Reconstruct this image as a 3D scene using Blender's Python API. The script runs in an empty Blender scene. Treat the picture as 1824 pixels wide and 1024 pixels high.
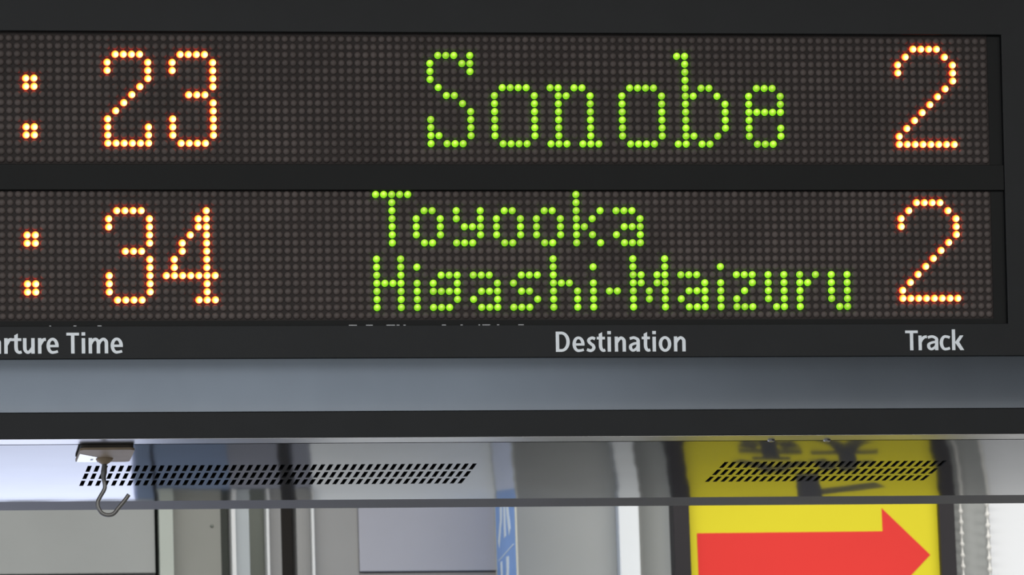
import bpy, bmesh, math, random
from mathutils import Matrix, Vector, Quaternion

random.seed(7)
SC = bpy.context.scene
COL = SC.collection

# ------------------------------------------------------------------ camera
cam_data = bpy.data.cameras.new('camera')
cam = bpy.data.objects.new('camera', cam_data)
COL.objects.link(cam)
CR = Vector((0.98927229, -0.14267804, -0.03135784))
CD = Vector((-0.00186212, 0.20232354, -0.97931696))
CF = Vector((0.14607145, 0.96886953, 0.19988739))
CAM = Vector((-0.46194476, -5.5161103, 1.55))
m = Matrix.Identity(4)
for i in range(3):
    m[i][0], m[i][1], m[i][2], m[i][3] = CR[i], -CD[i], -CF[i], CAM[i]
cam.matrix_world = m
cam_data.sensor_width = 36.0
cam_data.lens = 36.0 * 11000.0 / 1824.0
cam_data.clip_start = 0.05
cam_data.clip_end = 100
cam_data.dof.use_dof = True
cam_data.dof.focus_distance = 5.66
cam_data.dof.aperture_fstop = 30.0
SC.camera = cam

# ------------------------------------------------------------------ world, lamps, exposure
world = bpy.data.worlds.new('overcast_daylight')
SC.world = world
world.use_nodes = True
bg = world.node_tree.nodes['Background']
bg.inputs[0].default_value = (0.86, 0.93, 1.0, 1)
bg.inputs[1].default_value = 1.2

def area(name, loc, sx, sy, power, color, rot=(0, 0, 0)):
    d = bpy.data.lights.new(name, 'AREA')
    d.shape = 'RECTANGLE'; d.size = sx; d.size_y = sy; d.energy = power; d.color = color
    o = bpy.data.objects.new(name, d); COL.objects.link(o)
    o.location = loc; o.rotation_euler = rot
    return o
# unseen lamps, added under the ceiling to light the board face and back wall
area('ceiling_fill', (0.2, -1.9, 3.27), 4.0, 0.25, 76, (1.0, 0.98, 0.94))
area('ceiling_fill', (0.2, 0.92, 3.27), 4.0, 0.2, 50, (1.0, 0.98, 0.94))
SC.view_settings.view_transform = 'Standard'
SC.view_settings.look = 'None'
SC.view_settings.gamma = 1.0
SC.view_settings.use_curve_mapping = False
SC.view_settings.exposure = 0.0

# ------------------------------------------------------------------ helpers
TAU = math.radians(5.951242)
Z0 = 2.92349644
O = Vector((0, 0, Z0))
DN = Vector((0, math.sin(TAU), -math.cos(TAU)))     # down along the tilted front face
OUT = Vector((0, -math.cos(TAU), -math.sin(TAU)))   # out of the front face
P = 0.0075                                          # lamp pitch
DZ2 = 0.14496165                                    # second display below the first
ZB = 2.5549                                         # underside height

def F(u, w, off=0.0):
    """board face coordinates (along, down, out) -> world"""
    return Vector((u, 0, Z0)) + DN * w + OUT * off

def mat(name, color, rough=0.5, metal=0.0, var=0.0, scale=30.0, bump=0.0, bscale=200.0, spec=0.5, stretch=None):
    M = bpy.data.materials.new(name); M.use_nodes = True
    nt = M.node_tree; b = nt.nodes['Principled BSDF']
    b.inputs['Base Color'].default_value = (*color, 1)
    b.inputs['Roughness'].default_value = rough
    b.inputs['Metallic'].default_value = metal
    b.inputs['Specular IOR Level'].default_value = spec
    if var or bump:
        tc = nt.nodes.new('ShaderNodeTexCoord')
        src = tc.outputs['Object']
        if stretch:
            mp = nt.nodes.new('ShaderNodeMapping'); mp.inputs['Scale'].default_value = stretch
            nt.links.new(src, mp.inputs[0]); src = mp.outputs[0]
    if var:
        n = nt.nodes.new('ShaderNodeTexNoise'); n.inputs['Scale'].default_value = scale
        n.inputs['Detail'].default_value = 4
        nt.links.new(src, n.inputs['Vector'])
        r = nt.nodes.new('ShaderNodeValToRGB')
        r.color_ramp.elements[0].position = 0.3; r.color_ramp.elements[1].position = 0.7
        r.color_ramp.elements[0].color = (*[c * (1 - var) for c in color], 1)
        r.color_ramp.elements[1].color = (*[min(1, c * (1 + var)) for c in color], 1)
        nt.links.new(n.outputs['Fac'], r.inputs[0]); nt.links.new(r.outputs[0], b.inputs['Base Color'])
    if bump:
        n2 = nt.nodes.new('ShaderNodeTexNoise'); n2.inputs['Scale'].default_value = bscale
        nt.links.new(src, n2.inputs['Vector'])
        bp = nt.nodes.new('ShaderNodeBump'); bp.inputs['Strength'].default_value = 1.0
        bp.inputs['Distance'].default_value = bump
        nt.links.new(n2.outputs['Fac'], bp.inputs['Height']); nt.links.new(bp.outputs[0], b.inputs['Normal'])
    return M

def mesh_obj(name, verts, faces, material, parent=None, smooth=False, loc=None):
    me = bpy.data.meshes.new(name)
    me.from_pydata([tuple(v) for v in verts], [], faces)
    me.update()
    if smooth:
        for p in me.polygons: p.use_smooth = True
    o = bpy.data.objects.new(name, me); COL.objects.link(o)
    if material: me.materials.append(material)
    if parent: o.parent = parent
    if loc is not None: o.location = loc
    return o

def fix(o):
    bm = bmesh.new(); bm.from_mesh(o.data); bmesh.ops.recalc_face_normals(bm, faces=bm.faces)
    bm.to_mesh(o.data); bm.free(); return o

BOXF = [(0, 1, 3, 2), (4, 6, 7, 5), (0, 4, 5, 1), (2, 3, 7, 6), (0, 2, 6, 4), (1, 5, 7, 3)]
def bevel(o, w, seg=2):
    if w <= 0: return o
    bm = bmesh.new(); bm.from_mesh(o.data)
    bmesh.ops.recalc_face_normals(bm, faces=bm.faces)
    es = [e for e in bm.edges if len(e.link_faces) == 2 and e.calc_face_angle(0) > 0.5]
    bmesh.ops.bevel(bm, geom=es, offset=w, segments=seg, profile=0.5, affect='EDGES', clamp_overlap=True)
    bm.to_mesh(o.data); bm.free(); return o

def box(name, x0, x1, y0, y1, z0, z1, material, parent=None, bev=0.0, seg=2):
    org = parent_origin(parent)
    v = [Vector((x, y, z)) - org for x in (x0, x1) for y in (y0, y1) for z in (z0, z1)]
    return bevel(fix(mesh_obj(name, v, BOXF, material, parent)), bev, seg)

def fbox(name, u0, u1, w0, w1, o0, o1, material, parent, bev=0.0):
    org = parent_origin(parent)
    v = [F(u, w, o) - org for u in (u0, u1) for w in (w0, w1) for o in (o0, o1)]
    return bevel(fix(mesh_obj(name, v, BOXF, material, parent)), bev)

def parent_origin(p):
    t = Vector((0, 0, 0))
    while p is not None:
        t += p.location; p = p.parent
    return t

def thing(name, label, cat, loc, group=None):
    o = bpy.data.objects.new(name, None); COL.objects.link(o)
    o.empty_display_size = 0.05
    o.location = loc; o['label'] = label; o['category'] = cat
    if group: o['group'] = group
    return o

def struct(o, label, cat):
    o['kind'] = 'structure'; o['label'] = label; o['category'] = cat
    return o

# 2-D stroke tools -----------------------------------------------------------
def catmull(pts, n=8):
    if len(pts) < 3: return list(pts)
    out = []
    q = [pts[0]] + list(pts) + [pts[-1]]
    for i in range(1, len(q) - 2):
        p0, p1, p2, p3 = q[i - 1], q[i], q[i + 1], q[i + 2]
        for k in range(n):
            t = k / n
            out.append(tuple(0.5 * ((2 * p1[j]) + (-p0[j] + p2[j]) * t + (2 * p0[j] - 5 * p1[j] + 4 * p2[j] - p3[j]) * t * t
                                    + (-p0[j] + 3 * p1[j] - 3 * p2[j] + p3[j]) * t ** 3) for j in (0, 1)))
    out.append(tuple(pts[-1]))
    return out

def stroke(pts, w, wh=None, smooth=True):
    """list of quads along a centre line; w for upright, wh for level runs"""
    wh = w if wh is None else wh
    c = catmull(pts) if smooth else list(pts)
    L, R = [], []
    for i, p in enumerate(c):
        a = c[max(i - 1, 0)]; b = c[min(i + 1, len(c) - 1)]
        dx, dy = b[0] - a[0], b[1] - a[1]; l = math.hypot(dx, dy) or 1
        dx, dy = dx / l, dy / l
        ww = (w * dy * dy + wh * dx * dx) / 2
        L.append((p[0] - dy * ww, p[1] + dx * ww)); R.append((p[0] + dy * ww, p[1] - dx * ww))
    return [[L[i], R[i], R[i + 1], L[i + 1]] for i in range(len(c) - 1)]

def rect(x0, y0, x1, y1): return [[(x0, y0), (x1, y0), (x1, y1), (x0, y1)]]

def ring(cx, cy, rx, ry, s, t, a0, a1, n=28):
    q = []
    for i in range(n):
        A = [math.radians(a0 + (a1 - a0) * k / n) for k in (i, i + 1)]
        q.append([(cx + rx * math.cos(A[0]), cy + ry * math.sin(A[0])), (cx + rx * math.cos(A[1]), cy + ry * math.sin(A[1])),
                  (cx + (rx - s) * math.cos(A[1]), cy + (ry - t) * math.sin(A[1])), (cx + (rx - s) * math.cos(A[0]), cy + (ry - t) * math.sin(A[0]))])
    return q

S_, T_, XH = 0.168, 0.134, 0.745
def glyph(ch, W):
    s, t, x = S_, T_, XH
    if ch == 'D':
        return [rect(0, 0, s, 1), rect(s * .5, 1 - t, W * .42, 1), rect(s * .5, 0, W * .42, t), ring(W * .40, .5, W * .60, .5, s * 1.02, t, -90, 90)]
    if ch == 'T': return [rect(W / 2 - s / 2, 0, W / 2 + s / 2, 1 - t * .5), rect(0, 1 - t, W, 1)]
    if ch == 'i': return [rect(W / 2 - s / 2, 0, W / 2 + s / 2, x - .01), rect(W / 2 - s / 2 - .005, .86, W / 2 + s / 2 + .005, 1.02)]
    if ch == 'o': return [ring(W / 2, x / 2, W / 2, x / 2 + .015, s, t, 0, 360, 40)]
    if ch == 'e':
        return [ring(W / 2, x / 2, W / 2, x / 2 + .015, s * .98, t, -8, 285), rect(s * .5, x * .41, W - .005, x * .41 + .115),
                stroke([(W * .5, t / 2 - .015), (W * .72, .07), (W * .93, .105)], t, t * .93)]
    if ch == 'c':
        return [ring(W * .56, x / 2, W * .56, x / 2 + .015, s * 1.02, t, 88, 272),
                stroke([(W * .54, x + .015 - t / 2), (W * .8, x - .075), (W * .98, x - .11)], t, t), stroke([(W * .54, t / 2 - .015), (W * .8, .075), (W * .98, .11)], t, t)]
    if ch == 's':
        return [stroke([(W * .93, x - .115), (W * .62, x + .01 - t / 2), (W * .30, x - .12), (W * .22, x * .71), (W * .42, x * .55), (W * .68, x * .43), (W * .78, x * .27), (W * .66, .10), (W * .38, t / 2 - .012), (W * .02, .11)], s * .95, t * 1.05)]
    if ch == 't':
        a = W * .25
        return [rect(0, x - .135, W, x - .005), [[(a, .5), (a + s, .5), (a + s, .97), (a, .88)]],
                stroke([(a + s / 2, .55), (a + s / 2, .26), (a + s / 2 + .05, .115), (W * .78, t / 2 - .01), (W * 1.02, .085)], s, t)]
    if ch == 'n':
        return [rect(0, 0, s * .98, x), stroke([(s * .5, .43), (s * 1.05, x - .17), (W * .58, x + .01 - t / 2), (W - s * .62, x * .78), (W - s / 2, x * .56), (W - s / 2, .3), (W - s / 2, 0)], s, t)]
    if ch == 'u':
        return [rect(W - s * .98, 0, W, x), stroke([(W - s * .5, x - .43), (W - s * 1.05, .17), (W * .42, t / 2 - .01), (s * .62, x * .22), (s / 2, x * .44), (s / 2, x - .3), (s / 2, x)], s, t)]
    if ch == 'm':
        c = W / 2; q = [rect(0, 0, s * .98, x)]
        for a, b in ((0, c + s / 2), (c - s / 2, W)):
            q.append(stroke([(a + s * .5, .43), (a + s * 1.05, x - .15), (a + (b - a) * .6, x + .01 - t / 2), (b - s * .6, x * .78), (b - s / 2, x * .56), (b - s / 2, .3), (b - s / 2, 0)], s, t))
        return q
    if ch == 'r':
        return [rect(0, 0, s * .98, x), stroke([(s * .5, .40), (s * .95, x - .21), (W * .68, x - .085), (W * 1.02, x - .06)], s, t * 1.05)]
    if ch == 'a':
        return [stroke([(W * .10, x - .10), (W * .48, x + .012 - t / 2), (W - s * .62, x * .80), (W - s / 2, x * .58), (W - s / 2, .25), (W - s / 2, 0)], s, t),
                stroke([(W - s * .5, x * .56), (W * .52, x * .535), (s * .72, x * .43), (s * .52, x * .27), (s * .8, .10), (W * .42, t / 2 - .01), (W - s * .95, .16), (W - s * .6, .26)], s * .95, t * .9)]
    if ch == 'p':
        return [rect(0, -.28, s, x), ring(W * .5, x / 2, W * .5, x / 2 + .015, s, t, -150, 150)]
    if ch == 'k':
        return [rect(0, 0, s, 1.05), [[(s * .8, .37), (W * .68, x), (W * .98, x), (s * .9 + .19, .37)]], [[(s * .8, .42), (s * .95 + .2, .42), (W * 1.02, 0), (W * .70, 0)]]]
    return []

def flat_mesh(name, polys, place, depth, material, parent):
    """thin raised lettering: polys = list of stroke groups; place(x, y, out) -> local point"""
    V, Fc = [], []
    k = 0
    for g in polys:
        d = depth + 0.000015 * k; k += 1
        for q in g:
            b = len(V); n = len(q)
            V += [place(x, y, d) for x, y in q] + [place(x, y, -0.0002) for x, y in q]
            Fc.append(tuple(range(b, b + n)))
            for i in range(n):
                j = (i + 1) % n
                Fc.append((b + i, b + j, b + n + j, b + n + i))
    o = mesh_obj(name, V, Fc, material, parent)
    return o

# ------------------------------------------------------------------ materials
M_face = mat('charcoal_paint', (0.0068, 0.0076, 0.0086), 0.45, var=0.12, scale=26, bump=0.00003, bscale=900, spec=0.26)
M_black = mat('black_bezel', (0.0036, 0.0040, 0.0038), 0.5, var=0.15, scale=30, spec=0.2)
M_plate = mat('lamp_board_black', (0.025, 0.0185, 0.0168), 0.6, var=0.15, scale=40, spec=0.25)
M_unlit = mat('unlit_lens', (0.090, 0.072, 0.067), 0.6, var=0.2, scale=22, spec=0.3)
M_grey = mat('grey_satin_band', (0.175, 0.192, 0.215), 0.17, metal=0.85, var=0.04, scale=18)
M_letter = mat('caption_white_paint', (0.80, 0.84, 0.88), 0.55, var=0.03, scale=300)
M_chip = mat('bare_chip', (0.75, 0.75, 0.78), 0.4)
M_steel = mat('polished_soffit', (0.045, 0.045, 0.047), 0.055, metal=0.0, bump=0.0004, bscale=9.0, stretch=(1.0, 0.7, 1.0))
M_steel.node_tree.nodes['Principled BSDF'].inputs['IOR'].default_value = 1.38
M_strip = mat('soffit_trim', (0.30, 0.29, 0.285), 0.28, metal=1.0, var=0.06, scale=12)
M_flange = mat('flange_metal', (0.118, 0.113, 0.116), 0.6, metal=0.0, var=0.08, scale=8, spec=0.3)
M_dark = mat('dark_inside', (0.012, 0.012, 0.013), 0.8)

def led_material(name, stops, off, rnd, sideglow, strength):
    """epoxy dome with the chip glowing inside: hot spot near the middle, deeper colour at the skirt"""
    M = bpy.data.materials.new(name); M.use_nodes = True
    nt = M.node_tree; N = nt.nodes.new; L = nt.links.new
    b = nt.nodes['Principled BSDF']
    b.inputs['Base Color'].default_value = (0.05, 0.05, 0.04, 1); b.inputs['Roughness'].default_value = 0.35
    tc = N('ShaderNodeTexCoord')
    sub = N('ShaderNodeVectorMath'); sub.operation = 'SUBTRACT'; sub.inputs[1].default_value = (off[0], 0, off[1])
    mul = N('ShaderNodeVectorMath'); mul.operation = 'MULTIPLY'; mul.inputs[1].default_value = (1, 0, 1)
    ln = N('ShaderNodeVectorMath'); ln.operation = 'LENGTH'
    L(tc.outputs['Object'], sub.inputs[0]); L(sub.outputs[0], mul.inputs[0]); L(mul.outputs[0], ln.inputs[0])
    sc = N('ShaderNodeMath'); sc.operation = 'MULTIPLY'; sc.inputs[1].default_value = 1 / 0.0042
    L(ln.outputs['Value'], sc.inputs[0])
    cr = N('ShaderNodeValToRGB'); e = cr.color_ramp.elements
    e[0].position = stops[0][0]; e[0].color = (*stops[0][1], 1)
    e[1].position = stops[-1][0]; e[1].color = (*stops[-1][1], 1)
    for p_, c_ in stops[1:-1]:
        x = e.new(p_); x.color = (*c_, 1)
    L(sc.outputs[0], cr.inputs[0])
    # skirt of the lamp (near the board) glows in the deeper colour
    sep = N('ShaderNodeSeparateXYZ'); L(tc.outputs['Object'], sep.inputs[0])
    gt = N('ShaderNodeMath'); gt.operation = 'GREATER_THAN'; gt.inputs[1].default_value = -0.0012
    L(sep.outputs['Y'], gt.inputs[0])
    mx = N('ShaderNodeMix'); mx.data_type = 'RGBA'
    L(gt.outputs[0], mx.inputs[0]); L(cr.outputs[0], mx.inputs[6]); mx.inputs[7].default_value = (*sideglow, 1)
    oi = N('ShaderNodeObjectInfo')
    mr = N('ShaderNodeMapRange'); mr.inputs[3].default_value = strength * (1 - rnd); mr.inputs[4].default_value = strength * (1 + rnd * .6)
    L(oi.outputs['Random'], mr.inputs[0])
    L(mx.outputs[2], b.inputs['Emission Color']); L(mr.outputs[0], b.inputs['Emission Strength'])
    return M
M_amber = led_material('amber_lamp_glow', [(0.0, (1.0, 0.96, 0.72)), (0.40, (1.0, 0.88, 0.40)), (0.62, (1.0, 0.70, 0.09)), (0.84, (1.0, 0.42, 0.015)), (1.0, (0.8, 0.08, 0.004))], (0.0007, -0.0007), 0.05, (5.0, 0.07, 0.04), 1.75)
M_green = led_material('green_lamp_glow', [(0.0, (0.86, 1.0, 0.26)), (0.28, (0.58, 0.96, 0.05)), (0.62, (0.33, 0.76, 0.003)), (1.0, (0.12, 0.42, 0.001))], (-0.0006, 0.0006), 0.2, (0.35, 1.5, 0.01), 1.0)

# ------------------------------------------------------------------ the place: floor, ceiling, back wall
M_floor = mat('grey_floor_tile', (0.30, 0.30, 0.29), 0.45, var=0.12, scale=6)
M_ceil = mat('ceiling_white', (0.62, 0.63, 0.63), 0.8, var=0.03, scale=5)
fl = struct(box('floor', -10.0, 2.8, -16.0, 2.1, -0.1, 0.0, M_floor), 'grey concourse floor below the departure board', 'floor')
ce = struct(box('ceiling', -4.0, 2.8, -3.2, 2.1, 3.30, 3.40, M_ceil), 'pale ceiling the departure board hangs from', 'ceiling')
M_slab = mat('wall_recess_dark', (0.075, 0.075, 0.066), 0.7, var=0.1, scale=10)
wb = struct(box('wall_back', -4.0, 2.35, 1.90, 2.1, 0.0, 3.30, M_slab), 'back wall of grey panels and metal posts behind the departure board', 'wall')
M_side = mat('reflection_wall_dark', (0.07, 0.065, 0.06), 0.5, var=0.1, scale=4)
struct(box('reflection_wall', 2.35, 2.55, -11.5, 2.1, 0.0, 6.0, M_side), 'unseen dark wall added right of the board to darken its reflections', 'wall')  # unseen wall, added so the grey band reflects something dark at its right end
W = {
 'low': mat('slate_grey_panel', (0.22, 0.23, 0.28), 0.5, var=0.06, scale=7),
 'transom': mat('transom_panel_paint', (0.275, 0.285, 0.277), 0.6, var=0.05, scale=7),
 'rail': mat('rail_brown', (0.20, 0.192, 0.19), 0.6, var=0.06, scale=12),
 'strip': mat('pale_green_strip', (0.36, 0.39, 0.35), 0.5, var=0.03, scale=9),
 'panel': mat('warm_grey_panel', (0.205, 0.208, 0.187), 0.55, var=0.05, scale=9),
 'groove': mat('groove_green_grey', (0.13, 0.145, 0.125), 0.5, var=0.05, scale=9),
 'alu': mat('aluminium_post', (0.36, 0.39, 0.405), 0.4, metal=0.15, var=0.05, scale=9),
 'alu_dark': mat('aluminium_dull', (0.19, 0.205, 0.175), 0.4, metal=0.1, var=0.06, scale=9),
 'alu_bright': mat('aluminium_edge', (0.62, 0.63, 0.63), 0.35, var=0.03, scale=9),
 'rubber': mat('brown_rubber_seal', (0.040, 0.034, 0.030), 0.7, var=0.1, scale=9),
 'cool': mat('cool_grey_panel', (0.305, 0.31, 0.355), 0.55, var=0.04, scale=7),
 'mid': mat('mid_grey_panel', (0.235, 0.235, 0.232), 0.55, var=0.05, scale=7),
 'wall': mat('grey_wall_paint', (0.375, 0.385, 0.375), 0.6, var=0.04, scale=6),
 'white': mat('white_post_paint', (0.83, 0.86, 0.88), 0.5, var=0.015, scale=6),
 'blue_grey': mat('blue_grey_glass', (0.17, 0.23, 0.36), 0.35, var=0.1, scale=5),
}
def wp(name, x0, x1, yf, z0, z1, m_, bev=0.0008, back=1.90):
    return box(name, x0, x1, yf, back, z0, z1, W[m_], wb, bev)
TOP = 3.28
wp('wall_panel', -1.6320, 0.1992, 1.8200, 2.7134, TOP, 'transom')
wp('rail', -1.6320, 0.1992, 1.8240, 2.4480, 2.7130, 'rail')
wp('cover_strip', 0.2039, 0.2209, 1.8120, 2.3420, TOP, 'strip')
wp('wall_panel', 0.2209, 0.2800, 1.8280, 2.3420, TOP, 'panel')
wp('wall_panel', 0.2039, 0.2918, 1.8320, 0.0, 2.3400, 'blue_grey')
wp('wall_panel', 0.2918, 0.3536, 1.8320, 0.0, 2.3400, 'low')
wp('wall_panel', 0.3720, 0.3925, 1.8320, 0.0, 2.3400, 'low')
wp('groove_strip', 0.2800, 0.2918, 1.8600, 2.3420, TOP, 'groove')
wp('metal_post', 0.2918, 0.2970, 1.8160, 2.3420, TOP, 'alu_bright')
wp('metal_post', 0.2970, 0.3140, 1.8220, 2.3420, TOP, 'alu')
wp('metal_post', 0.3140, 0.3345, 1.8500, 2.3420, TOP, 'alu_dark')
wp('metal_post', 0.3345, 0.3379, 1.8180, 2.3420, TOP, 'alu_bright')
wp('metal_post', 0.3379, 0.3536, 1.8300, 2.3420, TOP, 'mid')
wp('rubber_seal', 0.3536, 0.3720, 1.8720, 0.0, TOP, 'rubber')
wp('metal_post', 0.3720, 0.3891, 1.8280, 2.3420, TOP, 'mid')
wp('metal_post', 0.3891, 0.3925, 1.8160, 2.3420, TOP, 'alu_bright')
wp('wall_panel', 0.3925, 0.4472, 1.8260, 2.5300, TOP, 'mid')
wp('wall_panel', 0.3925, 0.6143, 1.8240, 0.0, 2.5280, 'white')
wp('wall_panel', 0.4472, 0.6143, 1.8220, 2.7134, TOP, 'cool')
wp('rail', 0.4472, 0.6143, 1.8260, 2.6295, 2.7130, 'rail')
wp('wall_panel', 0.4472, 0.6143, 1.8240, 2.5300, 2.6274, 'cool')
wp('wall_panel', 0.6174, 0.7628, 1.8200, 0.0, TOP, 'wall')
wp('white_post', 0.7628, 0.7885, 1.8000, 0.0, TOP, 'white', 0.002)
# angled reveal between the white post and the framed sign
org = Vector((0, 0, 0))
v = [(0.7885, 1.835, 0), (0.7984, 1.84, 0), (0.8118, 1.83, 0), (0.8298, 1.815, 0), (0.8298, 1.9, 0), (0.7885, 1.9, 0)]
v = v + [(a, b, TOP) for a, b, c in v]
fix(mesh_obj('angled_reveal', v, [tuple(range(6)), tuple(range(6, 12))] + [(i, (i + 1) % 6, 6 + (i + 1) % 6, 6 + i) for i in range(6)], W['wall'], wb))
wp('wall_panel', 0.8298, 1.1779, 1.8400, 0.0, TOP, 'wall')
# curved pilaster behind the bead chain
pv = []
n = 14
for i in range(n + 1):
    t = i / n
    pv.append((1.1779 + 0.0478 * t, 1.812 + 0.005 * t * t))
V = [(x, y, 0) for x, y in pv] + [(1.2257, 1.90, 0), (1.1779, 1.90, 0)]
k = len(V)
V = V + [(x, y, TOP) for x, y, z in V]
o = fix(mesh_obj('pilaster', V, [tuple(range(k)), tuple(range(k, 2 * k))] + [(i, (i + 1) % k, k + (i + 1) % k, k + i) for i in range(k)], W['wall'], wb))
wp('wall_panel', 1.2257, 2.3490, 1.8600, 0.0, TOP, 'wall')
# screw in the warm grey panel
def lathe(name, prof, axis, material, parent, centre, n=16, smooth=True):
    """revolve (r, h) about an axis: 'y-' pointing at the viewer or 'z'"""
    org = parent_origin(parent); V, Fc = [], []
    for r, h in prof:
        for i in range(n):
            a = 2 * math.pi * i / n
            if axis == 'z': q = Vector((r * math.cos(a), r * math.sin(a), h))
            else: q = Vector((r * math.cos(a), -h, r * math.sin(a)))
            V.append(Vector(centre) + q - org)
    for j in range(len(prof) - 1):
        for i in range(n):
            Fc.append((j * n + i, j * n + (i + 1) % n, (j + 1) * n + (i + 1) % n, (j + 1) * n + i))
    Fc.append(tuple(range(n))); Fc.append(tuple(range((len(prof) - 1) * n, len(prof) * n)))
    return fix(mesh_obj(name, V, Fc, material, parent, smooth))
lathe('screw_head', [(0.0021, -0.001), (0.0021, 0.0008), (0.0012, 0.0015), (0.0004, 0.0016)], 'y', W['groove'], wb, (0.2692, 1.828, 2.7714), 12)

# daylight window low on the left of the wall (seen mirrored in the soffit)
M_day = bpy.data.materials.new('frosted_daylight_pane'); M_day.use_nodes = True
b = M_day.node_tree.nodes['Principled BSDF']
b.inputs['Base Color'].default_value = (0.5, 0.55, 0.62, 1); b.inputs['Roughness'].default_value = 0.4
b.inputs['Emission Color'].default_value = (0.68, 0.74, 1.0, 1); b.inputs['Emission Strength'].default_value = 2.15
win = bpy.data.objects.new('window_1', None); COL.objects.link(win); win.location = (-0.7, 1.84, 0.88)
struct(win, 'frosted daylight window low in the wall under the pale transom panel', 'window')
box('pane', -1.5806, 0.1760, 1.8400, 1.8460, 0.9331, 2.4000, M_day, win, 0.0)
box('window_frame', -1.6320, 0.1992, 1.8300, 1.9000, 2.4020, 2.4460, W['alu'], win, 0.001)
box('window_frame', 0.1780, 0.1992, 1.8300, 1.9000, 0.8817, 2.4000, W['blue_grey'], win, 0.001)
box('window_sill', -1.6320, 0.1760, 1.8000, 1.9000, 0.8817, 0.9311, W['alu'], win, 0.001)

# ------------------------------------------------------------------ departure board
board = thing('departure_board', 'long charcoal departure board with two rows of amber and green LED text', 'sign board', O)
UL, UR = -0.86, 1.06
YBK = 0.3750
# front frame: upper panel, right stile, caption strip round one opening
u0, u1, w0, w1 = UL + 0.03, 0.8415, -0.0056, 0.2668
FO, FI = 0.004, -0.012
ou = [(UL, -0.175), (UR, -0.175), (UR, 0.2972), (UL, 0.2972)]
inn = [(u0, w0), (u1, w0), (u1, w1), (u0, w1)]
V = [F(u, w, FO) - O for u, w in ou] + [F(u, w, FO) - O for u, w in inn] + [F(u, w, FI) - O for u, w in ou] + [F(u, w, FI) - O for u, w in inn]
Fc = []
for i in range(4):
    j = (i + 1) % 4
    Fc += [(i, j, 4 + j, 4 + i), (8 + i, 8 + j, 12 + j, 12 + i), (4 + i, 4 + j, 12 + j, 12 + i), (i, j, 8 + j, 8 + i)]
bevel(fix(mesh_obj('front_frame', V, Fc, M_face, board)), 0.0006)
fbox('divider_bar', u0, u1, 0.1172, 0.1412, 0.0022, -0.010, M_black, board, 0.0005)
fbox('lower_band', UL, UR, 0.3461, 0.3705, 0.0012, -0.010, M_face, board, 0.0008)
# grey band, faintly rolled
V, Fc = [], []
NB = 10
for i in range(NB + 1):
    t = i / NB
    w = 0.2974 + (0.3458 - 0.2974) * t
    off = 0.0001 + 0.0014 * (2 * t - 1) ** 2
    for u in (UL, UR): V.append(F(u, w, off) - O)
for i in range(NB): Fc.append((2 * i, 2 * i + 1, 2 * i + 3, 2 * i + 2))
k = len(V)
for i_, w_ in ((0, 0.2974), (NB, 0.3458)):
    b0 = len(V)
    V += [V[2 * i_].copy(), V[2 * i_ + 1].copy(), F(UR, w_, -0.01) - O, F(UL, w_, -0.01) - O]
    Fc.append((b0, b0 + 1, b0 + 2, b0 + 3))
g = mesh_obj('grey_band', V, Fc, M_grey, board, True)
fix(g)
# casing behind the face
sec = [F(0, -0.175, FI), F(0, 0.3705, FI)]
pts = [(sec[0].y, sec[0].z), (sec[1].y, sec[1].z), (sec[1].y, ZB + 0.034), (YBK, ZB + 0.034), (YBK, sec[0].z)]
pts = [(sec[0].y, sec[0].z), (sec[1].y, ZB + 0.034), (YBK, ZB + 0.034), (YBK, sec[0].z)]
V = [Vector((x, y, z)) - O for x in (UL, UR) for y, z in pts]
fix(mesh_obj('casing', V, [(0, 1, 2, 3), (4, 5, 6, 7)] + [(i, (i + 1) % 4, 4 + (i + 1) % 4, 4 + i) for i in range(4)], M_dark, board))
for ux in (UL, UR - 0.004):
    box('end_plate', ux, ux + 0.004, 0.047, YBK, ZB + 0.0005, ZB + 0.036, M_face, board)
box('back_plate', UL + 0.004, UR - 0.004, YBK - 0.002, YBK, ZB + 0.001, ZB + 0.034, M_dark, board)
# hangers up to the ceiling
for hx in (-0.55, 0.70):
    hp = lathe('hanger_pipe', [(0.021, 3.05), (0.021, 3.30)], 'z', M_face, board, (hx, 0.19, 0), 20)
    lathe('ceiling_flange', [(0.05, 3.288), (0.05, 3.30)], 'z', M_face, hp, (hx, 0.19, 0), 24, False)

# underside: trim strip, perforated polished plate, back flange
box('soffit_trim', UL, UR, 0.0375, 0.0630, ZB, ZB + 0.0015, M_strip, board)
HB = 0.0028; YC, YA = 0.2222, 0.1562
def sag(y):
    return HB * max(0.0, 1 - ((y - YC) / YA) ** 2)
SLOT_ROWS = [(0.1638, 0.1943), (0.2030, 0.2335), (0.2422, 0.2727)]
SLOT_W = 0.0039
slot_x = [(-0.0116 + 0.007569 * i) for i in range(49)] + [(0.5929 + 0.007554 * i) for i in range(29)]
xs = [UL]
x = UL
cuts = sorted([a for a in slot_x] + [a + SLOT_W for a in slot_x])
xs = [UL, -0.6, -0.3, -0.1] + cuts + [0.88, UR]
mid = [0.3557 + 0.03 * i for i in range(1, 8)]
xs = sorted(set(round(a, 6) for a in xs + mid))
ysl = [0.0660 + (0.1638 - 0.0660) * i / 9 for i in range(9)]
for a, b_ in SLOT_ROWS: ysl += [a + (b_ - a) * i / 3 for i in range(4)]
ysl += [0.2727 + (YBK - 0.0005 - 0.2727) * i / 9 for i in range(1, 10)]
ys = sorted(set(round(a, 6) for a in ysl))
slotset = set(round(a, 6) for a in slot_x)
V = [Vector((a, y, ZB - sag(y))) - O for y in ys for a in xs]
nx = len(xs)
def in_row(ya, yb):
    return any(a - 1e-6 <= ya and yb <= b_ + 1e-6 for a, b_ in SLOT_ROWS)
Fc = []
rims = []
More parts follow.
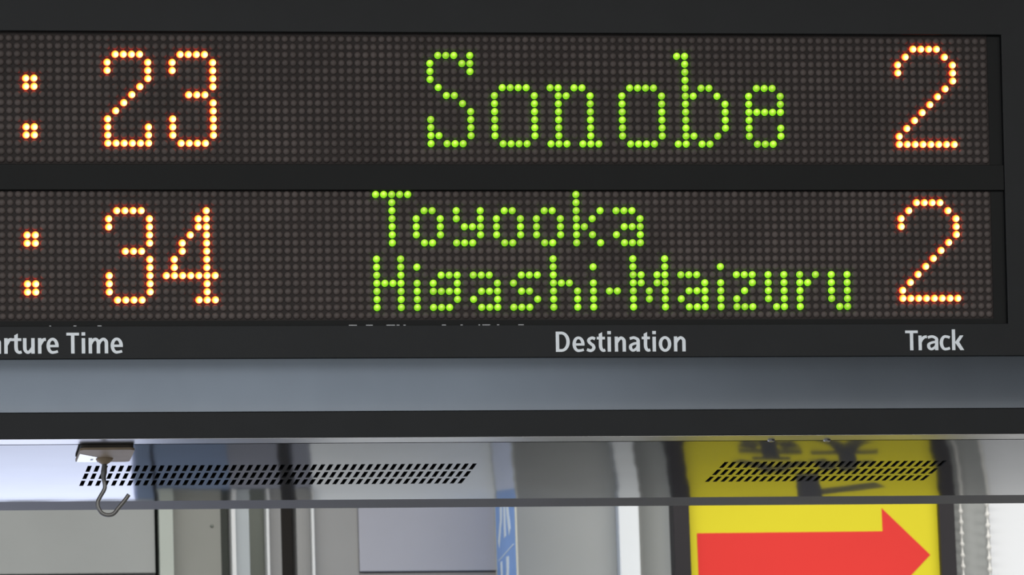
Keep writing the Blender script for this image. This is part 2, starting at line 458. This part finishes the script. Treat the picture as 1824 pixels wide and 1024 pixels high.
for j in range(len(ys) - 1):
    rowhole = in_row(ys[j], ys[j + 1])
    for i in range(nx - 1):
        hole = rowhole and xs[i] in slotset
        if not hole:
            Fc.append((j * nx + i, (j + 1) * nx + i, (j + 1) * nx + i + 1, j * nx + i + 1))
TH = 0.0016
for (ya, yb) in SLOT_ROWS:
    for a in slot_x:
        b = len(V)
        pts = [(a, ya), (a + SLOT_W, ya), (a + SLOT_W, yb), (a, yb)]
        V += [Vector((px, py, ZB - sag(py))) - O for px, py in pts] + [Vector((px, py, ZB - sag(py) + TH)) - O for px, py in pts]
        for i in range(4):
            j2 = (i + 1) % 4
            rims.append((b + i, b + j2, b + 4 + j2, b + 4 + i))
vp = mesh_obj('perforated_soffit', V, Fc + rims, M_steel, board)
for i, p_ in enumerate(vp.data.polygons): p_.use_smooth = i < len(Fc)
vp['label'] = 'polished metal underside with two rows of ventilation slots'
pf = [(YBK - 0.0002, ZB), (0.4098, ZB - 0.0025), (0.4098, ZB + 0.010), (YBK - 0.0002, ZB + 0.010)]
V = [Vector((x_, y_, z_)) - O for x_ in (UL, UR) for y_, z_ in pf]
fix(mesh_obj('back_flange', V, [(0, 1, 2, 3), (4, 5, 6, 7)] + [(i, (i + 1) % 4, 4 + (i + 1) % 4, 4 + i) for i in range(4)], M_flange, board))
for sx, sy in ((0.6188, 0.0615), (0.672, 0.0625)):
    lathe('rivet', [(0.0034, ZB + 0.0005), (0.0034, ZB - 0.0008), (0.002, ZB - 0.0016)], 'z', M_strip, board, (sx, sy, 0), 12)

# worn bare-metal chips along the lower edge of the opening
def chip(a, b_, dw=0.0):
    fbox('paint_chip', a, b_, 0.26655 + dw, 0.26655 + dw + 0.0005, FO - 0.0004, FO + 0.00015, M_chip, board)
for pxl in ((598, 612), (628, 640), (664, 679), (682, 687), (694, 698), (762, 769), (795, 799), (827, 830), (834, 848), (860, 864), (898, 908), (122, 127), (163, 170), (81, 84)):
    chip(-0.0993 + (pxl[0] / 1700.0) * (0.8903 + 0.028 * (1 - pxl[0] / 1700.0)), -0.0993 + (pxl[1] / 1700.0) * (0.8903 + 0.028 * (1 - pxl[1] / 1700.0)))

# LED displays ---------------------------------------------------------------
def led_mesh(name, R, H, skirt, seg, rings, material):
    """dome on a short skirt, axis along -y (towards the viewer)"""
    V, Fc = [], []
    prof = [(R, 0.0008), (R, -skirt)]
    for i in range(1, rings):
        a = math.pi / 2 * i / rings
        prof.append((R * math.cos(a), -skirt - (H - skirt) * math.sin(a)))
    for r, y in prof:
        for i in range(seg):
            t = 2 * math.pi * i / seg
            V.append((r * math.cos(t), y, r * math.sin(t)))
    for j in range(len(prof) - 1):
        for i in range(seg):
            Fc.append((j * seg + i, j * seg + (i + 1) % seg, (j + 1) * seg + (i + 1) % seg, (j + 1) * seg + i))
    V.append((0, -H, 0)); t = len(V) - 1; b = (len(prof) - 1) * seg
    for i in range(seg): Fc.append((b + i, b + (i + 1) % seg, t))
    me = bpy.data.meshes.new(name); me.from_pydata(V, [], Fc); me.update()
    for p_ in me.polygons: p_.use_smooth = True
    bm = bmesh.new(); bm.from_mesh(me); bmesh.ops.recalc_face_normals(bm, faces=bm.faces); bm.to_mesh(me); bm.free()
    if material: me.materials.append(material)
    return me
ME_AMBER = led_mesh('amber_lamp', 0.00338, 0.0036, 0.0012, 14, 4, M_amber)
ME_GREEN = led_mesh('green_lamp', 0.00325, 0.0036, 0.0012, 14, 4, M_green)
ME_UNLIT = led_mesh('unlit_lamp', 0.0033, 0.0024, 0.0004, 10, 3, None)

def rows(spec, c0=0):
    """'row: cols' lines -> set of (col, row)"""
    s = set()
    for part in spec.split(';'):
        part = part.strip()
        if not part: continue
        r, cs = part.split(':')
        rr = [int(q) for q in r.split('-')]
        for rw in range(rr[0], rr[-1] + 1):
            for c in cs.split():
                if '-' in c[1:]:
                    a, b_ = c.rsplit('-', 1); a, b_ = int(a), int(b_)
                    for k_ in range(a, b_ + 1): s.add((c0 + k_, rw))
                else: s.add((c0 + int(c), rw))
    return s
d_colon = '5-6: 0 1; 11-12: 0 1'
d_two = '2: 1-4; 3-4: 0 5; 5: 5; 6: 4; 7: 3; 8: 2; 9: 1; 10: 0; 11-12: 0 5; 13: 0-5'
d_three = '2: 1-4; 3-4: 0 5; 5-6: 5; 7: 2-4; 8-9: 5; 10-12: 0 5; 13: 1-4'
d_four = '2: 5; 3-4: 4 5; 5: 3 5; 6-7: 2 5; 8-9: 1 5; 10: 0-6; 11-12: 5; 13: 4-6'
d_track = '1: 2-5; 2: 1 6; 3-4: 0 7; 5: 7; 6: 6; 7: 5; 8: 4; 9: 3; 10: 2; 11: 1; 12: 0; 13: 0-7'
AMBER1 = rows(d_colon, -10) | rows(d_two, 0) | rows(d_three, 8) | rows(d_track, 99)
AMBER2 = rows(d_colon, -10) | rows(d_three, 0) | rows(d_four, 7) | rows(d_track, 99)
GREEN1 = rows('2: 1-3 5; 3: 0 4 5; 4: 0 5; 5: 0; 6: 1; 7: 2 3; 8: 4; 9: 5; 10-11: 0 5; 12: 0 1 5; 13: 0 2-4', 40)
for c in (48, 64): GREEN1 |= rows('6: 1-4; 7-12: 0 5; 13: 1-4', c)
GREEN1 |= rows('6: 0 1 3 4; 7: 1 2 5; 8-12: 1 5; 13: 0 1 2 4 5 6', 55)
GREEN1 |= rows('2: 0 1; 3-5: 1; 6: 1 3 4; 7: 1 2 5; 8-11: 1 6; 12: 1 2 5; 13: 0 1 3 4', 71)
GREEN1 |= rows('6: 1-3; 7-8: 0 4; 9: 0-4; 10: 0; 11-12: 0 4; 13: 1-3', 80)
so = '2: 1 2; 3-5: 0 3; 6: 1 2'
sa = '2: 0-2; 3: 3; 4: 1-3; 5: 0 3; 6: 1-3'
def shift(s, dr): return set((c, r + dr) for c, r in s)
GREEN2 = rows('0: 0-4; 1-6: 2', 33) | rows(so, 38) | rows('2-3: 0 3; 4: 1-3; 5: 3; 6: 0-2', 43) | rows(so, 48) | rows(so, 53)
GREEN2 |= rows('0-1: 0; 2: 0 3; 3: 0 2; 4: 0 1; 5: 0 2; 6: 0 3', 58) | rows(sa, 63)
low = rows('0-2: 0 3; 3: 0-3; 4-6: 0 3', 33) | rows('1: 0; 3-6: 0', 38) | rows('2: 1-3; 3: 0 3; 4: 0-3; 5: 3; 6: 0-2', 40) | rows(sa, 45)
low |= rows('2: 1-3; 3: 0; 4: 1 2; 5: 3; 6: 0-2', 50) | rows('0-2: 0; 3: 0-2; 4-6: 0 3', 55) | rows('1: 0; 3-6: 0', 60) | rows('4: 0 1', 62)
low |= rows('0-1: 0 4; 2-3: 0 1 3 4; 4-5: 0 2 4; 6: 0 4', 65) | rows(sa, 71) | rows('1: 0; 3-6: 0', 76) | rows('2: 0-2; 3: 2; 4: 1; 5: 0; 6: 0-2', 78)
low |= rows('2-5: 0 2; 6: 1 2', 82) | rows('2: 0 2; 3: 0 1; 4-6: 0', 86) | rows('2-5: 0 2; 6: 1 2', 90)
GREEN2 |= shift(low, 8)

CMIN, CMAX = -60, 110
OFFP = -0.0022
rot = (TAU, 0, 0)
for (amber, green, wtop, ws, we) in ((AMBER1, GREEN1, 0.0, -0.0056, 0.1170), (AMBER2, GREEN2, DZ2, 0.1414, 0.2668)):
    panel = fbox('led_panel', u0 + 0.001, 0.8410, ws, we, OFFP, -0.0115, M_plate, board)
    for nm, me, cells in (('amber_led', ME_AMBER, amber), ('green_led', ME_GREEN, green)):
        for c, r in sorted(cells):
            o = bpy.data.objects.new(nm, me); COL.objects.link(o)
            o.parent = panel
            o.location = F(c * P, wtop + r * P, OFFP + 0.0004) - O
            o.rotation_euler = rot
    base = [Vector(v.co) for v in ME_UNLIT.vertices]; bf = [tuple(p_.vertices) for p_ in ME_UNLIT.polygons]
    R3 = Matrix.Rotation(TAU, 3, 'X')
    base = [R3 @ q for q in base]
    V, Fc = [], []
    lit = amber | green
    for r in range(16):
        for c in range(CMIN, CMAX + 1):
            if (c, r) in lit: continue
            q0 = F(c * P + random.uniform(-1, 1) * 0.00008, wtop + r * P + random.uniform(-1, 1) * 0.00008, OFFP) - O
            b = len(V)
            V += [q0 + q for q in base]
            Fc += [tuple(b + i for i in f_) for f_ in bf]
    un = mesh_obj('unlit_leds', V, Fc, M_unlit, panel, True)
    un['kind'] = 'stuff'; un['label'] = 'dark grey unlit lamps filling the display grid'

fbox('bezel_margin', 0.8290, 0.8412, -0.0056, 0.1171, OFFP + 0.0008, -0.011, M_black, board)
fbox('bezel_margin', 0.8290, 0.8412, 0.1413, 0.2668, OFFP + 0.0008, -0.011, M_black, board)
fbox('bezel_margin', u0 + 0.001, 0.8289, 0.2617, 0.2668, OFFP + 0.0008, -0.011, M_black, board)
# captions -------------------------------------------------------------------
def caption(name, chars, base_w, cap):
    """chars: (letter, left edge, right edge) in metres along the board"""
    polys = []
    for ch, a, b_ in chars:
        Wd = (b_ - a) / cap
        for g_ in glyph(ch, Wd):
            polys.append([[(a + x_ * cap, y_ * cap) for x_, y_ in q] for q in g_])
    return flat_mesh(name, polys, lambda x_, y_, d: F(x_, base_w - y_, FO + d) - O, 0.00025, M_letter, board)
caption('caption_lettering', [('D', 0.41283, 0.42589), ('e', 0.42843, 0.43972), ('s', 0.44176, 0.45027), ('t', 0.45128, 0.45891), ('i', 0.46132, 0.4645), ('n', 0.46806, 0.47849), ('a', 0.48116, 0.4916), ('t', 0.49351, 0.50115), ('i', 0.50357, 0.50675), ('o', 0.50943, 0.52115), ('n', 0.5237, 0.53467)], 0.29206, 0.01872)
caption('caption_lettering', [('D', -0.15401, -0.14023), ('e', -0.13855, -0.12745), ('p', -0.1251, -0.114), ('a', -0.11097, -0.09992), ('r', -0.09696, -0.09009), ('t', -0.08988, -0.08132), ('u', -0.07984, -0.06918), ('r', -0.06615, -0.05906), ('e', -0.05838, -0.04724), ('T', -0.04015, -0.02852), ('i', -0.02643, -0.02278), ('m', -0.01987, -0.00194), ('e', 0.0003, 0.01154)], 0.29209, 0.01907)
caption('caption_lettering', [('T', 0.74284, 0.75491), ('r', 0.75543, 0.76336), ('a', 0.76336, 0.77423), ('c', 0.77561, 0.78545), ('k', 0.78735, 0.79858)], 0.29174, 0.01850)
# ------------------------------------------------------------------ hook stuck under the board
M_tan = mat('yellowed_plastic', (0.31, 0.235, 0.16), 0.55, var=0.08, scale=60, spec=0.2)
M_brown = mat('brown_adhesive_pad', (0.05, 0.038, 0.028), 0.7, var=0.15, scale=80)
M_glare = mat('window_glare_white', (0.80, 0.81, 0.86), 0.08, spec=0.8)
M_wire = mat('grey_steel_wire', (0.16, 0.155, 0.15), 0.4, metal=0.5, var=0.1, scale=90)

hook = thing('stick_on_hook', 'small tan stick-on plate with a bent grey wire hook under the board', 'hook', (0.0, 0.096, 2.5497))
HX0, HX1, HY0, HY1, HZ = -0.0262, 0.0242, 0.0640, 0.1280, 2.5497
# plate: rounded rectangle, top following the soffit
def rrect(x0, x1, y0, y1, r, n=5):
    q = []
    for cx, cy, a0 in ((x1 - r, y1 - r, 0), (x0 + r, y1 - r, 90), (x0 + r, y0 + r, 180), (x1 - r, y0 + r, 270)):
        for i in range(n + 1):
            a = math.radians(a0 + 90 * i / n); q.append((cx + r * math.cos(a), cy + r * math.sin(a)))
    return q
ho = hook.location.copy()
def slab(name, ring_, zlo, zhi, material, parent, bev=0.0):
    k_ = len(ring_); org_ = parent_origin(parent)
    V_ = [Vector((x_, y_, zlo(y_))) - org_ for x_, y_ in ring_] + [Vector((x_, y_, zhi(y_))) - org_ for x_, y_ in ring_]
    o_ = fix(mesh_obj(name, V_, [tuple(range(k_)), tuple(range(k_, 2 * k_))] + [(i, (i + 1) % k_, k_ + (i + 1) % k_, k_ + i) for i in range(k_)], material, parent))
    return o_
surf = lambda y_: ZB - sag(y_)
plate = slab('mounting_plate', rrect(HX0, HX1, HY0, HY1, 0.005), lambda y_: HZ, lambda y_: HZ + 0.0022, M_tan, hook)
slab('adhesive_pad', rrect(HX0 + 0.001, HX1 - 0.001, HY0 + 0.001, HY1 - 0.001, 0.004), lambda y_: HZ + 0.0022, lambda y_: surf(y_) - 0.00005, M_brown, hook)
glare = slab('glare_patch', [(HX0 + 0.0012, 0.0830), (-0.0072, 0.1015), (-0.0062, 0.1265), (HX0 + 0.0012, 0.1265)], lambda y_: HZ - 0.0003, lambda y_: HZ + 0.0002, M_glare, hook)  # white patch painted in for the window's reflection on the plate
slab('keyhole', [(-0.0130, 0.1105), (-0.0106, 0.1105), (-0.0106, 0.1165), (-0.0130, 0.1165)], lambda y_: HZ - 0.0005, lambda y_: HZ, M_wire, glare)
lathe('collar', [(0.0082, HZ + 0.001), (0.0078, HZ - 0.0010), (0.0052, HZ - 0.0035), (0.0026, HZ - 0.0052)], 'z', M_tan, hook, (-0.0003, 0.1108, 0), 20)

def tube(name, pts, radii, material, parent, seg=10):
    org_ = parent_origin(parent)
    c3 = []
    q = [pts[0]] + list(pts) + [pts[-1]]
    for i in range(1, len(q) - 2):
        for k_ in range(6):
            t = k_ / 6.0
            c3.append(tuple(0.5 * ((2 * q[i][j]) + (-q[i - 1][j] + q[i + 1][j]) * t + (2 * q[i - 1][j] - 5 * q[i][j] + 4 * q[i + 1][j] - q[i + 2][j]) * t * t
                                   + (-q[i - 1][j] + 3 * q[i][j] - 3 * q[i + 1][j] + q[i + 2][j]) * t ** 3) for j in range(3)))
    c3.append(pts[-1])
    V_, F_ = [], []
    nrm = Vector((0, 1, 0))
    for i, c_ in enumerate(c3):
        d = (Vector(c3[min(i + 1, len(c3) - 1)]) - Vector(c3[max(i - 1, 0)])).normalized()
        a_ = d.cross(nrm).normalized(); b2 = a_.cross(d).normalized()
        r_ = radii(i / (len(c3) - 1))
        for k_ in range(seg):
            t = 2 * math.pi * k_ / seg
            V_.append(Vector(c_) + (a_ * math.cos(t) + b2 * math.sin(t)) * r_ - org_)
    for i in range(len(c3) - 1):
        for k_ in range(seg):
            F_.append((i * seg + k_, i * seg + (k_ + 1) % seg, (i + 1) * seg + (k_ + 1) % seg, (i + 1) * seg + k_))
    F_ += [tuple(range(seg)), tuple(range((len(c3) - 1) * seg, len(c3) * seg))]
    return fix(mesh_obj(name, V_, F_, material, parent, True))
wire = [(-0.0003, 0.1108, 2.5470), (-0.0003, 0.1108, 2.5437), (-0.0010, 0.1108, 2.5368), (-0.0014, 0.1108, 2.5321), (-0.0005, 0.1108, 2.5259), (-0.0007, 0.1108, 2.5213), (-0.0046, 0.1108, 2.5144), (-0.0072, 0.1108, 2.5090), (-0.0067, 0.1108, 2.5036), (-0.0034, 0.1108, 2.4986), (0.0019, 0.1108, 2.4968), (0.0073, 0.1108, 2.4981), (0.0119, 0.1108, 2.5035), (0.0174, 0.1108, 2.5100), (0.0217, 0.1108, 2.5158)]
tube('wire_hook', wire, lambda t: 0.0019 + 0.0010 * max(0.0, 1 - abs(t - 0.14) / 0.12) if t < 0.26 else 0.0019, M_wire, hook)

# ------------------------------------------------------------------ yellow arrow sign on the wall
M_yel = mat('yellow_print', (0.77, 0.67, 0.022), 0.5, var=0.03, scale=5, spec=0.2)
M_red = mat('red_print', (0.80, 0.042, 0.034), 0.5, var=0.03, scale=5, spec=0.2)
M_ink = mat('black_print', (0.045, 0.045, 0.055), 0.5)
M_frm = mat('dark_sign_frame', (0.027, 0.024, 0.027), 0.5, var=0.06, scale=8, spec=0.2)
SX0, SX1, SZ0, SZ1, SY = 0.8484, 1.1589, 2.02, 2.83, 1.800
sign = thing('direction_sign', 'yellow wall sign with a big red arrow pointing right in a dark frame', 'sign', (1.0037, 1.82, 2.0))
box('sign_board', SX0 - 0.002, SX1 + 0.002, SY, SY + 0.012, SZ0 - 0.002, SZ1 + 0.002, M_yel, sign)
box('frame_stile', 0.8283, SX0, SY - 0.012, 1.8400, SZ0 - 0.02, SZ1 + 0.02, M_frm, sign, 0.001)
box('frame_stile', SX1, 1.1779, SY - 0.012, 1.8400, SZ0 - 0.02, SZ1 + 0.02, M_frm, sign, 0.001)
box('frame_rail', SX0, SX1, SY - 0.012, 1.8400, SZ1, SZ1 + 0.02, M_frm, sign, 0.001)
box('frame_rail', SX0, SX1, SY - 0.012, 1.8400, SZ0 - 0.02, SZ0, M_frm, sign, 0.001)
so_ = parent_origin(sign)
splace = lambda x_, y_, d: Vector((x_, SY - d, y_)) - so_
arrow = [[(0.8589, 2.7534), (0.8589, 2.6954), (1.0896, 2.6954), (1.0896, 2.7541)]], [[(1.0896, 2.7829), (1.0896, 2.6659), (1.1479, 2.7244)]]
flat_mesh('red_arrow', arrow, splace, 0.0004, M_red, sign)
def kanji(name, strokes, x0, z0, size, wd):
    polys = [stroke([(x0 + a * size, z0 + b_ * size) for a, b_ in st], wd * size, wd * size * 0.92, smooth=len(st) > 2) for st in strokes]
    return flat_mesh(name, polys, splace, 0.0004, M_ink, sign)
KX, KS = 0.9110, 0.182
kanji('printed_character', [[(0.02, 0.64), (0.40, 0.64)], [(0.21, 0.94), (0.21, 0.2)], [(0.0, 0.14), (0.42, 0.27)], [(0.40, 0.55), (0.90, 0.72), (0.90, 0.40), (0.78, 0.34)], [(0.68, 0.98), (0.68, 0.24)], [(0.53, 0.86), (0.53, 0.15), (0.62, 0.05), (0.88, 0.05), (0.97, 0.22)]], KX, 2.466, KS, 0.115)
kanji('printed_character', [[(0.0, 0.90), (1.0, 0.90)], [(0.48, 0.92), (0.48, 0.03)], [(0.50, 0.67), (0.97, 0.40)]], KX, 2.272, KS, 0.165)
kanji('printed_character', [[(0.25, 1.0), (0.16, 0.84), (0.0, 0.70)], [(0.25, 1.0), (0.34, 0.86), (0.49, 0.74)], [(0.12, 0.62), (0.39, 0.62)], [(0.04, 0.42), (0.47, 0.42)], [(0.255, 0.64), (0.255, 0.06)],
                            [(0.10, 0.34), (0.15, 0.17)], [(0.41, 0.34), (0.36, 0.17)], [(0.0, 0.055), (0.49, 0.055)],
                            [(0.64, 0.96), (0.61, 0.8), (0.55, 0.66)], [(0.60, 0.77), (0.96, 0.77)], [(0.53, 0.45), (1.0, 0.45)], [(0.77, 1.0), (0.77, 0.5), (0.70, 0.22), (0.52, 0.03)], [(0.78, 0.42), (0.85, 0.2), (1.0, 0.03)]], KX, 2.086, KS, 0.122)

# ------------------------------------------------------------------ blue projecting sign
M_blue = mat('blue_sign_face', (0.185, 0.345, 0.70), 0.4, var=0.10, scale=9)
M_bw = mat('white_sign_print', (0.66, 0.74, 0.80), 0.45)
M_pale = mat('pale_blue_sign_face', (0.58, 0.63, 0.78), 0.4, var=0.04, scale=9)
M_edge = mat('pale_sign_edge', (0.40, 0.41, 0.38), 0.5)
bsn = thing('projecting_sign', 'narrow blue vertical sign with white lettering projecting from the grey wall', 'sign', (0.6159, 1.822, 1.95))
box('sign_plate', 0.6143, 0.6171, 1.6622, 1.8200, 2.3700, 3.0613, M_blue, bsn)
box('edge_trim', 0.6145, 0.6169, 1.6590, 1.6622, 1.9500, 3.0613, M_edge, bsn, 0.0004)
box('wall_bracket', 0.6137, 0.6177, 1.8160, 1.8400, 1.9500, 3.0613, M_edge, bsn)
box('lower_plate', 0.6143, 0.6171, 1.6622, 1.8200, 1.9500, 2.3695, M_pale, bsn)
bo = parent_origin(bsn)
bplace = lambda y_, z_, d: Vector((0.6143 - d, y_, z_)) - bo
flat_mesh('white_lettering', [stroke([(1.7681, 2.8660), (1.7691, 2.7786), (1.7794, 2.7580), (1.7958, 2.7400)], 0.017, 0.010), stroke([(1.7414, 2.8711), (1.7419, 2.7410)], 0.015, smooth=False), stroke([(1.7280, 2.7991), (1.7167, 2.7714), (1.7018, 2.7405)], 0.016, 0.012),
                               stroke([(1.6951, 2.8351), (1.7897, 2.8351)], 0.012, smooth=False)], bplace, 0.0004, M_bw, bsn)
flat_mesh('divider_line', [stroke([(1.8000, 2.7214), (1.6745, 2.7214)], 0.0014, smooth=False)], bplace, 0.0004, M_bw, bsn)
flat_mesh('white_lettering', [stroke([(1.7789, 2.7169), (1.7804, 2.6706), (1.7917, 2.5884)], 0.013), stroke([(1.7259, 2.7148), (1.7280, 2.6984), (1.7352, 2.6809), (1.7280, 2.6295)], 0.020, 0.014)], bplace, 0.0004, M_bw, bsn)

# ------------------------------------------------------------------ roller blind with bead chain
M_bl = mat('white_blind_fabric', (0.86, 0.875, 0.90), 0.75, var=0.012, scale=4)
M_bead = mat('ivory_bead_plastic', (0.80, 0.79, 0.75), 0.4)
bl = thing('roller_blind', 'white roller blind with two strands of ivory bead chain beside the yellow sign', 'blind', (1.6, 1.812, 0.93))
box('fabric', 1.2261, 2.2400, 1.8100, 1.8130, 0.9640, 3.1230, M_bl, bl)
box('bottom_bar', 1.2261, 2.2400, 1.8060, 1.8170, 0.9331, 0.9640, M_bl, bl, 0.002)
box('head_box', 1.1799, 2.2700, 1.7850, 1.8600, 3.1024, 3.1847, M_bl, bl, 0.004)
for cx, ph in ((1.1882, 0.0), (1.2217, 0.004)):
    prof = []
    z = 3.062
    per = 0.01362
    nb = 150
    for i in range(nb):
        zc = 3.05 - ph - per * i
        for dz, r_ in ((0.0072, 0.0012), (0.0032, 0.0016), (0.0020, 0.0026), (0.0, 0.0032), (-0.0020, 0.0026), (-0.0032, 0.0012)):
            prof.append((r_, zc + dz))
    lathe('bead_chain', prof, 'z', M_bead, bl, (cx, 1.800, 0), 10)
